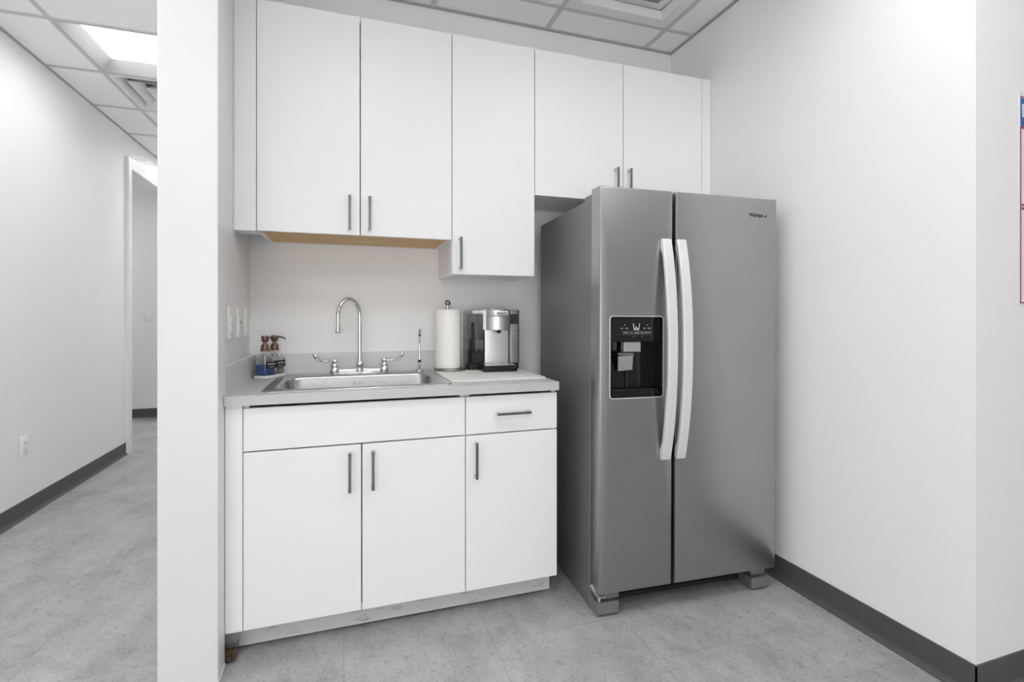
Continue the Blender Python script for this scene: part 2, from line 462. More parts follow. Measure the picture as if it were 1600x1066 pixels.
# added unseen lamp that brightens the room beyond the doorway
t = thing('ceiling_light', 'added unseen ceiling light of the room beyond the doorway', 'ceiling light', (-3.0, 5.7, ZC-.03))
obj('frame', B((-.3, .3, -.3, .3, .012, .034)), M['whitemetal'], t)
obj('diffuser', B((-.27, .27, -.27, .27, .002, .012)), emit('added_far_room_glow', TFAR), t)

# louvred supply vent in the corridor
x0, x1, y0, y1 = cell_box(cx, cy, VENT_C); X, Y = (x0+x1)/2, (y0+y1)/2
t = thing('ceiling_vent', 'white louvred air vent of nested V blades in the corridor ceiling', 'vent', (X, Y, ZC))
a, b = (x1-x0)/2-.013, (y1-y0)/2-.013
bm = bmesh.new()
q = lambda a, b: [(-a, -b), (a, -b), (a, b), (-a, b)]
loft(bm, [(q(a, b), 0), (q(a-.025, b-.025), .0), (q(a-.055, b-.055), .05), (q(a, b), .05)], closed=True)
obj('frame', bm, M['whitemetal'], t, smooth=False)
for i in range(3):
    s0 = a-.082-.08*i; s1 = s0-.05
    bm = bmesh.new(); frustum(bm, 0, 0, s0, s0, .002, s1, s1, .055, .004)
    obj('blade', bm, M['whitemetal'], t, smooth=False)
obj('centre_plate', B((-.03, .03, -.03, .03, .004, .010)), M['whitemetal'], t, smooth=False)
obj('duct', B((-a+.03, a-.03, -b+.03, b-.03, .10, .105)), M['slot'], t, smooth=False)

# stepped square diffuser in the kitchenette ceiling
x0, x1, y0, y1 = cell_box(kx, ky, DIFF_K); X, Y = (x0+x1)/2, (y0+y1)/2
t = thing('ceiling_diffuser', 'square stepped white air diffuser in the ceiling above the fridge', 'vent', (X, Y, ZC))
a = (x1-x0)/2-.013
bm = bmesh.new()
loft(bm, [(q(a, a), 0), (q(a-.060, a-.060), 0), (q(a-.085, a-.085), .03), (q(a, a), .03)], closed=True)
obj('frame', bm, M['whitemetal'], t, smooth=False)
for i, (s0, z0, s1, z1) in enumerate(((a-.090, .030, a-.150, .012), (a-.155, .040, a-.205, .018))):
    bm = bmesh.new(); frustum(bm, 0, 0, s0, s0, z0, s1, s1, z1, .006)
    obj('step', bm, M['whitemetal'], t, smooth=False)
bm = bmesh.new(); loft(bm, [(q(.095, .095), .02), (q(.085, .085), .014), (q(.085, .085), .03)])
obj('centre_plate', bm, M['whitemetal'], t, smooth=False)
obj('duct', B((-a+.02, a-.02, -a+.02, a-.02, .046, .05)), M['whitemetal'], t, smooth=False)

# ------------------------------------------------------------------ cabinets
def bar_pull(parent, x, y, z, length=.142, horizontal=False):
    """square bar pull standing off the front at y, centred on x,z"""
    bm = bmesh.new(); L = length/2
    if horizontal:
        box(bm, -L, L, -.034, -.026, -.005, .005)
        for s in (-1, 1): box(bm, s*(L-.006)-.006, s*(L-.006)+.006, -.030, 0, -.006, .006, 1)
    else:
        box(bm, -.005, .005, -.034, -.026, -L, L)
        for s in (-1, 1): box(bm, -.006, .006, -.030, 0, s*(L-.006)-.006, s*(L-.006)+.006, 1)
    o = obj('handle', bm, [M['bar'], M['nickel']], parent, bevel=.0012)
    o.location = (x, y, z)
    return o

def panel(name, parent, x0, x1, y, z0, z1, g=.002, t=.018):
    return obj(name, B((x0+g, x1-g, y, y+t, z0+g, z1-g)), M['laminate'], parent, bevel=.001)

def shell(name, parent, x0, x1, y0, y1, z0, z1, top=True, t=.018, bottom=True):
    bm = bmesh.new()
    box(bm, x0, x0+t, y0, y1, z0, z1); box(bm, x1-t, x1, y0, y1, z0, z1)
    box(bm, x0+t, x1-t, y1-.012, y1, z0, z1)
    if bottom: box(bm, x0+t, x1-t, y0, y1-.012, z0+.004, z0+.02)
    if top: box(bm, x0+t, x1-t, y0, y1-.012, z1-t, z1)
    return obj(name, bm, M['laminate'], parent, smooth=False)

YBK = YW-.002
# double wall cabinet over the sink
t = thing('wall_cabinet', 'white two-door wall cabinet hung above the sink', 'cabinet', (0, 0, 0), 0, 'white wall cabinets')
X0, X1, X2 = -.343, .0515, .443
shell('carcass', t, X0, X2-.001, YU+.0185, YBK, 1.526, 2.447, bottom=False)
obj('bottom_panel', B((X0+.018, X2-.019, YU+.0185, YBK-.012, 1.528, 1.545)), M['ply'], t, smooth=False)['label'] = 'bare wood-coloured underside panel'
bm = B((.03, .12, 2.40, 2.412, 1.5272, 1.528)); obj('sticker', bm, M['posterpaper'], t, smooth=False)
for (a, b, hx) in ((X0, X1, .009), (X1, X2, .089)):
    d = panel('door', t, a, b, YU, 1.524, 2.449)
    bar_pull(d, hx, YU, 1.617)
obj('filler', B((PX1+.001, X0-.001, YU+.001, YU+.019, 1.524, 2.449), (PX1+.001, X0-.001, YU+.019, YU+.10, 1.524, 1.533)), M['laminate'], t, bevel=.001)

# single tall wall cabinet
t = thing('wall_cabinet', 'white single-door wall cabinet hanging lower, above the coffee maker', 'cabinet', (0, 0, 0), 0, 'white wall cabinets')
X0, X1 = .443, .8385
shell('carcass', t, X0+.0005, X1-.001, YU+.0185, YBK, 1.373, 2.447)
d = panel('door', t, X0, X1, YU, 1.371, 2.449); bar_pull(d, .479, YU, 1.466)
# double cabinet above the fridge
t = thing('wall_cabinet', 'white two-door wall cabinet over the fridge', 'cabinet', (0, 0, 0), 0, 'white wall cabinets')
X0, X1, X2 = .8385, 1.313, 1.787
shell('carcass', t, X0+.0005, X2, YU+.0185, YBK, 1.757, 2.447)
for (a, b, hx) in ((X0, X1, 1.268), (X1, X2, 1.341)):
    d = panel('door', t, a, b, YU, 1.755, 2.449); bar_pull(d, hx, YU, 1.850)
obj('filler', B((X2+.001, XR-.002, YU+.001, YU+.019, 1.755, 2.449)), M['laminate'], t, bevel=.001)

# sink base cabinet
t = thing('base_cabinet', 'white two-door base cabinet below the sink', 'cabinet', (0, 0, 0), 0, 'white base cabinets')
X0, X1, X2 = -.341, .050, .440
shell('carcass', t, X0, X2-.001, YB+.0185, YBK, .10, .879, top=False)
panel('false_front', t, X0, X2, YB, .7175, .870)
for (a, b, hx) in ((X0, X1, .008), (X1, X2, .089)):
    d = panel('door', t, a, b, YB, .103, .7165); bar_pull(d, hx, YB, .620)
obj('filler', B((-.3948, X0-.001, YB+.001, YB+.02, .103, .878)), M['laminate'], t, bevel=.001)
obj('toe_kick', B((PX1+.001, X2-.001, 1.985, 2.0, .010, .0995)), M['toe'], t, smooth=False)['label'] = 'scuffed grey recessed toe board'  # lifted off the floor; the added gap draws a dark shadow line
# drawer base cabinet
t = thing('base_cabinet', 'white base cabinet with a drawer over one door, next to the fridge', 'cabinet', (0, 0, 0), 0, 'white base cabinets')
X0, X1 = .440, .831
shell('carcass', t, X0+.0005, X1-.002, YB+.0185, YBK, .10, .879, top=False)
d = panel('drawer', t, X0, X1, YB, .7175, .870); bar_pull(d, .634, YB, .797, .142, True)
d = panel('door', t, X0, X1, YB, .103, .7165); bar_pull(d, .479, YB, .620)
obj('toe_kick', B((X0, .826, 1.985, 2.0, .010, .0995)), M['toe'], t, smooth=False)['label'] = 'scuffed grey recessed toe board'  # same added gap below, standing in for deeper floor shadow

# ------------------------------------------------------------------ countertop
SX0, SX1, SY0, SY1 = -.295, .398, 1.945, 2.490      # sink rim
BX0, BX1, BY0, BY1 = -.250, .362, 1.992, 2.385      # bowl mouth
ZT = .914
t = thing('countertop', 'light grey laminate countertop with upstands around the sink', 'countertop', (0, 0, 0))
bm = bmesh.new()
OUT = (-.3948, .832, YC, YBK)
loft(bm, [(rrect(*OUT, .002), .880), (rrect(*OUT, .002), ZT-.001), (rrect(OUT[0]+.001, OUT[1]-.001, OUT[2]+.001, OUT[3]-.001, .001), ZT),
          (rrect(BX0-.012, BX1+.012, BY0-.012, BY1+.012, .05), ZT), (rrect(BX0-.012, BX1+.012, BY0-.012, BY1+.012, .05), .880)], closed=True)
obj('slab', bm, M['counter'], t, angle=20)
obj('backsplash', B((-.3948, .832, YBK-.019, YBK, ZT+.0003, 1.010)), M['splash'], t, bevel=.001)
obj('side_splash', B((PX1+.001, -.3950, 1.916, YBK, .880, 1.010)), M['splash'], t, bevel=.001)

# ------------------------------------------------------------------ sink
t = thing('sink', 'stainless steel drop-in sink in the grey counter', 'sink', (0, 0, ZT))
bm = bmesh.new()
I = lambda d, r, z: (rrect(BX0+d, BX1-d, BY0+d, BY1-d, r, 8), z)
O = lambda d, r, z: (rrect(SX0+d, SX1-d, SY0+d, SY1-d, r, 8), z)
loft(bm, [O(0, .030, .0003), O(.0008, .030, .0025), O(.006, .026, .0045), O(.012, .022, .0040),
          (rrect(BX0-.010, BX1+.010, BY0-.010, BY1+.010, .066, 8), .0040), I(-.004, .062, .0030), I(.001, .058, -.003), I(.004, .055, -.012),
          I(.012, .050, -.150), I(.022, .050, -.165), I(.045, .045, -.172), I(.15, .02, -.176)], cap0=False)
obj('bowl', bm, M['sinksteel'], t, angle=50)
bm = bmesh.new(); lathe(bm, [(0, -.1765), (.030, -.1765), (.042, -.174), (.045, -.1752), (.045, -.178), (0, -.178)], (BX0+BX1)/2, (BY0+BY1)/2)
obj('drain', bm, M['chrome'], t)
text('maker_mark', 'ELKAY', .014, M['greyslot'], t, (.052, BY1-.0100, -.032), (radians(87), 0, 0), 0, .0002, spacing=1.3)

# ------------------------------------------------------------------ faucet
FY = 2.440; FX = .055; ZR = ZT+.0046
t = thing('faucet', 'chrome gooseneck faucet with two wrist-blade handles', 'faucet', (FX, FY, ZR))
bm = bmesh.new()
# raised deck bar with bulged ends
rslab(bm, -.124, .124, -.013, .013, .0129, 0, .005, ch=.0015)
sweep(bm, [(-.112, 0, .012), (-.06, 0, .0125), (0, 0, .014), (.06, 0, .0125), (.112, 0, .012)], [.012, .0105, .0115, .0105, .012], 16)
obj('deck_bar', bm, M['chrome'], t, angle=50)
for s in (-1, 1):
    bm = bmesh.new()
    lathe(bm, [(0, .004), (.021, .004), (.023, .010), (.022, .020), (.018, .027), (.0165, .030), (.0185, .034), (.0185, .042), (.014, .047), (.011, .050),
               (.0135, .054), (.0145, .061), (.0115, .068), (.005, .071), (0, .0715)], s*.111, 0, 24)
    v = obj('valve', bm, M['chrome'], t, angle=50)
    bm = bmesh.new()
    pts = [(s*.118, -.001, .058), (s*.140, -.003, .0575), (s*.160, -.006, .059), (s*.178, -.010, .066), (s*.190, -.014, .078), (s*.197, -.017, .092), (s*.199, -.018, .099)]
    sec = [(cos(2*pi*k/14), sin(2*pi*k/14)) for k in range(14)]
    sweep(bm, pts, [(.0055, .0055), (.0050, .0058), (.0052, .0075), (.0072, .0105), (.0095, .013), (.0085, .0125), (.004, .006)], section=sec, up=(0, 0, 1))
    obj('lever', bm, M['chrome'], v, angle=60)
bm = bmesh.new()
lathe(bm, [(0, .008), (.020, .008), (.021, .014), (.0175, .022), (.0165, .030), (.019, .034), (.0195, .044), (.0165, .052), (.0125, .058), (.0, .058)], 0, 0, 24)
obj('collar', bm, M['chrome'], t, angle=50)
# gooseneck leans towards the viewer and the corner
dv = Vector((-.82, -.57, 0)).normalized(); R = .058
pts = [(0, 0, .05), (0, 0, .12), (0, 0, .20), (0, 0, .262)]
for k in range(1, 17):
    a = pi*k/16
    c = dv*(R - R*cos(a)); pts.append((c.x, c.y, .262 + R*1.45*sin(a)))
e = dv*(2*R)
pts += [(e.x, e.y, .235), (e.x, e.y, .205)]
bm = bmesh.new(); sweep(bm, pts, .0088, 18)
sp = obj('spout', bm, M['chrome'], t, angle=60)
bm = bmesh.new(); lathe(bm, [(0, .190), (.0105, .190), (.0115, .192), (.0115, .206), (.0105, .210), (0, .210)], e.x, e.y, 20)
obj('aerator', bm, M['chrome'], sp, angle=40)

# slim side tap
t = thing('side_tap', 'slim upright chrome water tap beside the paper towel roll', 'tap', (.334, 2.443, ZR))
bm = bmesh.new(); lathe(bm, [(0, 0), (.021, 0), (.021, .003), (.013, .006), (.0075, .010), (.0075, .044), (0, .044)], 0, 0, 20); lathe(bm, [(0, .005), (.0042, .006), (.0048, .012), (0, .015)], -.016, -.003, 12); lathe(bm, [(0, .005), (.0042, .006), (.0048, .012), (0, .015)], .016, -.003, 12)
obj('body', bm, M['chrome'], t, angle=40)
bm = bmesh.new(); lathe(bm, [(0, .042), (.0078, .042), (.0078, .054), (0, .054)], 0, 0, 20)
obj('collar', bm, M['blackmat'], t)
bm = bmesh.new(); sweep(bm, [(0, 0, .05), (0, 0, .12), (0, -.001, .165), (0, -.006, .180)], [.0045, .0042, .0042, .0042], 14)
obj('stem', bm, M['chrome'], t, angle=60)
bm = bmesh.new(); sweep(bm, [(0, -.006, .176), (0, -.012, .195), (.0005, -.014, .204)], [.0052, .0062, .0058], 14)
o = obj('nozzle', bm, M['nickel'], t, angle=50)
bm = bmesh.new(); lathe(bm, [(0, .170), (.0062, .170), (.0062, .179), (0, .179)], 0, -.004, 16)
obj('ring', bm, M['blackmat'], t)

# ------------------------------------------------------------------ soap tray and dispensers
TA = math.atan2(.9, .44); BA = TA - radians(11)
tu, tv = Vector((.44, .9, 0)).normalized(), Vector((-.9, .44, 0)).normalized()
Fc = Vector((-.326, 2.356, 0))
C = Fc + tu*.0705 + tv*.036
t = thing('soap_tray', 'white oblong tray under the two soap dispensers in the counter corner', 'tray', (C.x, C.y, ZT), TA)
bm = bmesh.new()
RR = lambda d, r, z: (rrect(-.0705+d, .0705-d, -.036+d, .036-d, r), z)
loft(bm, [RR(.004, .012, .0005), RR(.001, .015, .003), RR(0, .016, .012), RR(.0008, .015, .0135), RR(.0022, .014, .0135), RR(.004, .012, .008), RR(.03, .002, .008)])
obj('dish', bm, M['ceramic'], t, angle=40)

def dispenser(pos, label, words, liquid, level, nozdir):
    t = thing('soap_dispenser', label, 'soap dispenser', (pos.x, pos.y, ZT+.0083), BA, 'glass soap dispensers')
    h = .031
    q_ = lambda s, r, z: (rrect(-s, s, -s, s, r, 5), z)
    bm = bmesh.new()
    loft(bm, [q_(h-.004, .008, 0), q_(h-.001, .010, .002), q_(h, .011, .006), q_(h, .011, .072), q_(h-.002, .013, .078), q_(h-.008, .016, .086), q_(.017, .0165, .096), q_(.0145, .0144, .101), q_(.0145, .0144, .113),
              q_(.0120, .0119, .113), q_(.0120, .0119, .101), q_(.0145, .0144, .095), q_(h-.0105, .014, .084), q_(h-.0045, .011, .076), q_(h-.003, .009, .070), q_(h-.003, .009, .008), q_(h-.006, .007, .006)])
    b = obj('bottle', bm, M['glass'], t, angle=50)
    bm = bmesh.new(); rslab(bm, -h+.0034, h-.0034, -h+.0034, h-.0034, .008, .0085, level, ch=.001, n=5)
    obj('liquid', bm, liquid, t, angle=50)
    bm = bmesh.new(); lathe(bm, [(0, .012), (.0032, .012), (.0032, .112), (0, .112)], 0, 0, 12)
    obj('dip_tube', bm, M['plastic'], t)
    bm = bmesh.new()
    lathe(bm, [(0, .110), (.0185, .110), (.0195, .112), (.0185, .116), (.0170, .117), (.0170, .132), (.0150, .136), (.0095, .142), (.0085, .146), (0, .146)], 0, 0, 24)
    obj('collar', bm, M['bronze'], t, angle=40)
    bm = bmesh.new()
    lathe(bm, [(0, .144), (.0070, .144), (.0070, .149), (.0125, .151), (.0150, .154), (.0150, .174), (.0140, .177), (0, .1775)], 0, 0, 24)
    p = obj('pump', bm, M['bronze'], t, angle=40)
    a = nozdir - BA; d = Vector((cos(a), sin(a), 0))
    bm = bmesh.new(); sweep(bm, [d*.012+Vector((0, 0, .168)), d*.026+Vector((0, 0, .169)), d*.038+Vector((0, 0, .165)), d*.046+Vector((0, 0, .159))], [.0038, .0036, .0034, .003], 12)
    obj('nozzle', bm, M['bronzedark'], p, angle=60)
    # label on the face that looks at the room (local -y)
    bm = B((-.0235, .0305, -h-.0009, -h-.0002, .036, .066))
    lb = obj('label_sticker', bm, M['label'], t, smooth=False)
    text('lettering', words, .0115, M['ink'], lb, (.0035, -h-.0012, .055), (pi/2, 0, 0), .25, .0002, sx=.8)
    text('lettering', 'wash & rinse', .0055, M['ink'], lb, (.0035, -h-.0012, .0425), (pi/2, 0, 0), 0, .0002)
    return t
dispenser(Fc + tu*.0365 + tv*.036, 'square glass dispenser of blue soap with bronze pump, nearer the room', 'Hand Soap', M['blue'], .051, .10)
dispenser(Fc + tu*.1045 + tv*.036, 'square glass dispenser of clear soap with bronze pump, nearer the back wall', 'Dish Soap', M['clearsoap'], .050, .05)

# ------------------------------------------------------------------ drying mat, towel roll
bm = bmesh.new(); rslab(bm, .404, .826, 2.003, 2.500, .028, ZT+.0003, ZT+.006, ch=.0015)
tag(obj('drying_mat', bm, M['matwhite'], angle=40), 'thin white rounded mat under the coffee maker on the counter', 'mat')
ZM = ZT+.0063
t = thing('paper_towel_holder', 'brushed metal paper towel holder with ball finial on the white mat', 'towel holder', (.480, 2.418, ZM))
bm = bmesh.new(); lathe(bm, [(0, 0), (.078, 0), (.079, .002), (.079, .010), (.077, .0125), (0, .0125)], 0, 0, 48)
obj('base', bm, mat('brushed_dark_steel', (.30, .30, .30), .3, 1.0), t, angle=40)
PXo = -.012
bm = bmesh.new(); lathe(bm, [(0, .012), (.006, .012), (.006, .305), (.009, .306), (.0095, .318), (.007, .321), (0, .321)], PXo, 0, 20)
obj('post', bm, M['nickel'], t, angle=40)
bm = bmesh.new(); lathe(bm, [(0, .316)] + [(.0148*sin(pi*k/12), .3305-.0148*cos(pi*k/12)) for k in range(1, 12)] + [(0, .3453)], PXo, 0, 24)
obj('finial', bm, mat('dark_nickel', (.30, .29, .28), .25, 1.0), t, angle=60)
bm = bmesh.new(); sweep(bm, [(.062, .012, .011), (.062, .012, .15), (.062, .012, .286)], .0042, 12)
obj('tension_arm', bm, M['nickel'], t, angle=60)
bm = bmesh.new(); lathe(bm, [(.019, .0), (.060, .0), (.0625, .002), (.0632, .01), (.0632, .281), (.0615, .2845), (.019, .285)], 0, 0, 64, closed=True)
pt = obj('paper_towel_roll', bm, M['paper'], angle=40)
pt.location = (.480+PXo, 2.418, ZM+.0127)
tag(pt, 'tall roll of quilted white paper towel standing on its holder', 'paper towel')

# ------------------------------------------------------------------ coffee maker
t = thing('coffee_maker', 'silver single-serve coffee maker with clear side water tank', 'coffee maker', (.697, 2.41, ZM), radians(-3))
# local frame: front is -y; z from 0
bm = bmesh.new()
rslab(bm, -.132, .128, -.03, .090, .012, 0, .030, ch=.002)
obj('base', bm, M['black'], t, angle=40)
bm = bmesh.new(); rslab(bm, -.079, .086, -.150, -.0295, .008, 0, .029, ch=.002)
d = obj('drip_tray', bm, M['black'], t, angle=40)
bm = bmesh.new(); rslab(bm, -.072, .079, -.145, -.034, .006, .0292, .0325, ch=.0008)
for k in range(7): box(bm, -.060+k*.019, -.055+k*.019, -.135, -.045, .0325, .0332)
obj('drip_plate', bm, M['brush'], d, angle=40)
# central column
bm = bmesh.new(); rslab(bm, -.050, .074, -.028, .090, .004, .030, .286, ch=.001)
obj('column', bm, M['silver'], t, angle=40)
# brew head: front-rounded block
bm = bmesh.new()
def headloop(d):
    pts = []
    n = 10
    x0, x1 = -.052+d, .068-d; yb = .06; yf = -.118+d
    pts.append((x1, yb)); pts.append((x0, yb)); pts.append((x0, yf+.035))
    for k in range(1, n):
        a = pi + pi*k/n
        pts.append(((x0+x1)/2 + (x1-x0)/2*cos(a)*.999, yf+.035 + .035*sin(a)))
    pts.append((x1, yf+.035))
    return pts
loft(bm, [(headloop(.004), .197), (headloop(0), .200), (headloop(0), .262)])
hd = obj('brew_head', bm, M['silver'], t, angle=40)
bm = bmesh.new(); loft(bm, [(headloop(.0005), .2635), (headloop(0), .2650), (headloop(0), .294), (headloop(.005), .299), (headloop(.02), .300)])
lid = obj('lid', bm, M['silver'], t, angle=40)
bm = bmesh.new(); rslab(bm, -.036, .052, -.075, .01, .02, .2995, .303, ch=.001); obj('lid_trim', bm, M['chrome'], lid, angle=40)
bm = bmesh.new(); lathe(bm, [(0, .180), (.007, .182), (.012, .198), (0, .198)], .012, -.075, 16)
obj('spout', bm, M['blackmat'], t)
pl = obj('nameplate', B((-.010, .050, -.1205, -.112, .270, .289)), M['chrome'], lid, bevel=.002)
text('lettering', 'Cuisinart', .0125, M['slot'], t, (.020, -.1212, .2795), (pi/2, 0, 0), 0, .0003)
obj('chrome_trim', B((-.064, -.052, -.062, .05, .197, .296)), M['chrome'], t, bevel=.002)
# water tank
TL = lambda d, z: ([(-.132+d, .088-d), (-.132+d, -.018+d), (-.112+d*.8, -.046+d), (-.055-d, -.046+d), (-.055-d, .088-d)], z)
bm = bmesh.new(); loft(bm, [TL(0, .031), TL(0, .276), TL(.003, .276), TL(.003, .034)])
tk = obj('water_tank', bm, M['tint'], t, angle=30)
bm = bmesh.new(); loft(bm, [TL(.0035, .0345), TL(.0035, .150)])
obj('water', bm, M['water'], tk, smooth=False)
obj('filter_holder', B((-.112, -.098, -.018, -.002, .036, .235), (-.112, -.070, -.028, .010, .036, .085), (-.084, -.074, -.026, -.016, .085, .100)), M['blackmat'], tk, bevel=.002)
bm = bmesh.new(); loft(bm, [TL(-.001, .2762), TL(-.002, .279), TL(-.002, .292), TL(.002, .2955)])
obj('tank_lid', bm, M['silver'], t, angle=30)
# control panel, leaning back a little and turned out
bm = bmesh.new(); rslab(bm, .0745, .128, -.040, .088, .010, .030, .296, ch=.002)
cp = obj('control_panel', bm, mat('grey_brushed_panel', (.25, .25, .255), .34, .8), t, angle=40)
obj('display', B((.080, .118, -.0412, -.0385, .226, .275)), M['lcd'], cp, bevel=.001)
for (bx, bz, bw) in ((.0885, .208, .007), (.100, .208, .007), (.1115, .208, .007), (.100, .177, .010), (.0905, .155, .0075), (.1085, .155, .0075)):
    bm = bmesh.new(); rslab(bm, bx-bw/1.4, bx+bw/1.4, bz-.005, bz+.005, .003, -.0415, -.039, XZ, ch=.0008)
    obj('button', bm, M['silver'], cp, angle=40)
    obj('button_mark', B((bx-.004, bx+.004, -.0421, -.0414, bz-.0018, bz+.0022)), M['slot'], cp, smooth=False)

# ------------------------------------------------------------------ refrigerator
FTH = .0483; FW = .837; FZ0, FZ1 = .1005, 1.6945; GA, GB = .3245, .3378; DD = .0744
t = thing('refrigerator', 'tall stainless side-by-side refrigerator with ice and water dispenser', 'refrigerator', (.9216, 1.7219, 0), -FTH)
t.rotation_euler = (0, radians(.25), -FTH)
YBODY = .715
bm = B((.018, FW-.018, DD+.0125, YBODY, .100, 1.6615), (.018, FW-.018, DD+.16, YBODY, .014, .1), (.003, .018, DD+.012, YBODY+.0005, .012, 1.662), (FW-.018, FW-.003, DD+.012, YBODY+.0005, .012, 1.662))
obj('body', bm, M['fridgeside'], t, bevel=.006, seg=3)
obj('gasket', B((.010, GA-.004, DD+.001, DD+.013, FZ0+.01, 1.655), (GB+.004, FW-.010, DD+.001, DD+.013, FZ0+.01, 1.655)), M['darkgap'], t, smooth=False)
def fdoor(name, a0, a1, hole=None):
    bm = bmesh.new()
    L_ = lambda d, r, w: (rrect(a0+d, a1-d, FZ0+d, FZ1-d, r), w)
    loops = [L_(0, .002, DD), L_(0, .004, .012), L_(.001, .005, .006), L_(.004, .006, .0015), L_(.010, .006, 0)]
    if hole:
        hx0, hx1, hz0, hz1, r = hole
        H_ = lambda d, w: (rrect(hx0+d, hx1-d, hz0+d, hz1-d, r), w)
        loops += [H_(0, 0), H_(0, .064)]
        loft(bm, loops, XZ)
    else: loft(bm, loops, XZ)
    return obj(name, bm, M['steel'], t, angle=25)
HX0, HX1, HZ0, HZ1 = .0445, .2800, .8625, 1.1855
fd = fdoor('freezer_door', 0, GA, (HX0+.001, HX1-.001, HZ0+.001, HZ1-.001, .012))
rd = fdoor('fridge_door', GB, FW)
for h0 in (.012, FW-.10): obj('hinge_cover', B((h0, h0+.088, DD+.002, DD+.10, 1.6625, 1.685)), M['footgrey'], t, bevel=.004)
# bowed strap handles
def strap(parent, a0, a1):
    bm = bmesh.new()
    za, zb, n = .612, 1.497, 24
    A, Bv = [], []
    prof = []
    for i in range(n+1):
        s = -1 + 2*i/n
        z = (za+zb)/2 + s*(zb-za)/2
        prof.append((-.016-.048*(1-abs(s)**2.2), z))
    inner = [(min(y+.016, -.0002) if 0 < i < n else -.0002, z) for i, (y, z) in enumerate(prof)]
    inner[1] = (-.0002, prof[1][1]); inner[-2] = (-.0002, prof[-2][1])
    ring = prof + inner[::-1]
    for a in (a0, a1):
        A.append([bm.verts.new((a, y, z)) for y, z in ring])
    m = len(ring)
    for i in range(m):
        j = (i+1) % m
        bm.faces.new((A[0][i], A[0][j], A[1][j], A[1][i]))
    for side in A:
        for i in range(n):
            bm.faces.new((side[i], side[i+1], side[m-2-i], side[m-1-i]))
    bmesh.ops.remove_doubles(bm, verts=bm.verts, dist=1e-6)
    return obj('handle', bm, M['handle'], parent, bevel=.003, seg=3, angle=30)
strap(fd, .2655, .3075); strap(rd, .3335, .3755)
# ice and water dispenser set into the freezer door
dp = obj('ice_dispenser', None or bmesh.new(), M['black'], t)
bm = bmesh.new()
Hh = lambda d, w, r=.012: (rrect(HX0+d, HX1-d, HZ0+d, HZ1-d, r), w)
loft(bm, [Hh(.0022, -.0005), Hh(.0022, .062), Hh(.006, .062), Hh(.006, .000)], XZ, cap0=False, cap1=False, closed=True)
box(bm, HX0+.004, HX1-.004, .056, .062, HZ0+.004, HZ1-.004)
box(bm, HX0+.004, HX1-.004, .004, .058, HZ0+.002, HZ0+.026)
dp.data.clear_geometry(); bmesh.ops.recalc_face_normals(bm, faces=bm.faces); bm.to_mesh(dp.data); bm.free()
bm = bmesh.new()
loft(bm, [Hh(-.0012, .001, .013), Hh(-.0012, -.002, .013), Hh(.0018, -.002, .011), Hh(.0018, .001, .011)], XZ, closed=True)
obj('rim', bm, M['handle'], dp, angle=40)
bm = bmesh.new()
rslab(bm, HX0+.0065, HX1-.0065, 1.084, HZ1-.0055, .008, .003, .050, XZ, ch=.0015)
obj('control_panel', bm, M['black'], dp, angle=40)
# icons: cup, button row, little marks
bm = bmesh.new()
for (x0, z0, x1, z1) in ((.1480, 1.157, .1515, 1.132), (.1515, 1.132, .1715, 1.132), (.1715, 1.132, .1755, 1.157)):
    dx, dz = x1-x0, z1-z0; l = math.hypot(dx, dz); nx, nz = -dz/l*.0011, dx/l*.0011
    vs = [bm.verts.new((x0+nx, .0020, z0+nz)), bm.verts.new((x1+nx, .0020, z1+nz)), bm.verts.new((x1-nx, .0020, z1-nz)), bm.verts.new((x0-nx, .0020, z0-nz))]
    bm.faces.new(vs)
for (x, z) in ((.157, 1.137), (.164, 1.139), (.160, 1.143), (.167, 1.1365)):
    box(bm, x-.0018, x+.0018, .0018, .0024, z-.0018, z+.0018)
obj('cup_icon', bm, M['ink'], dp, smooth=False)
bm = bmesh.new()
xs = [.100, .128, .151, .173, .196, .226]
for a, b in zip(xs[:-1], xs[1:]):
    for r_ in ((a, b, 1.1265, 1.1272), (a, b, 1.1128, 1.1135), (a, a+.0006, 1.1128, 1.1272), (b-.0006, b, 1.1128, 1.1272)):
        box(bm, r_[0], r_[1], .0019, .0024, r_[2], r_[3])
obj('button_outline', bm, M['greyink'], dp, smooth=False)
for a, b, w_ in zip(xs[:-1], xs[1:], ('FILTER', 'ICE', 'WATER', 'LOCK', 'OPTIONS')):
    text('lettering', w_, .0055, M['ink'], dp, ((a+b)/2, .0020, 1.120), (pi/2, 0, 0), 0, .0002)
bm = bmesh.new()
for (x, z, w_) in ((.098, 1.138, .008), (.119, 1.138, .011), (.198, 1.138, .008), (.218, 1.138, .011), (.110, 1.151, .004), (.210, 1.151, .004)):
    obj('indicator_mark', B((x-w_/2, x+w_/2, .0019, .0024, z-.0008, z+.0010)), M['ink'], dp, smooth=False)
text('lettering', 'HOLD', .0045, M['greyink'], dp, (.150, .0020, 1.105), (pi/2, 0, 0), 0, .0002)
text('lettering', '3 SEC', .0045, M['greyink'], dp, (.187, .0020, 1.105), (pi/2, 0, 0), 0, .0002)
bm = B((.112, .187, .012, .040, 1.044, 1.084)); obj('chute_cover', bm, M['silver'], dp, bevel=.002)
bm = bmesh.new()
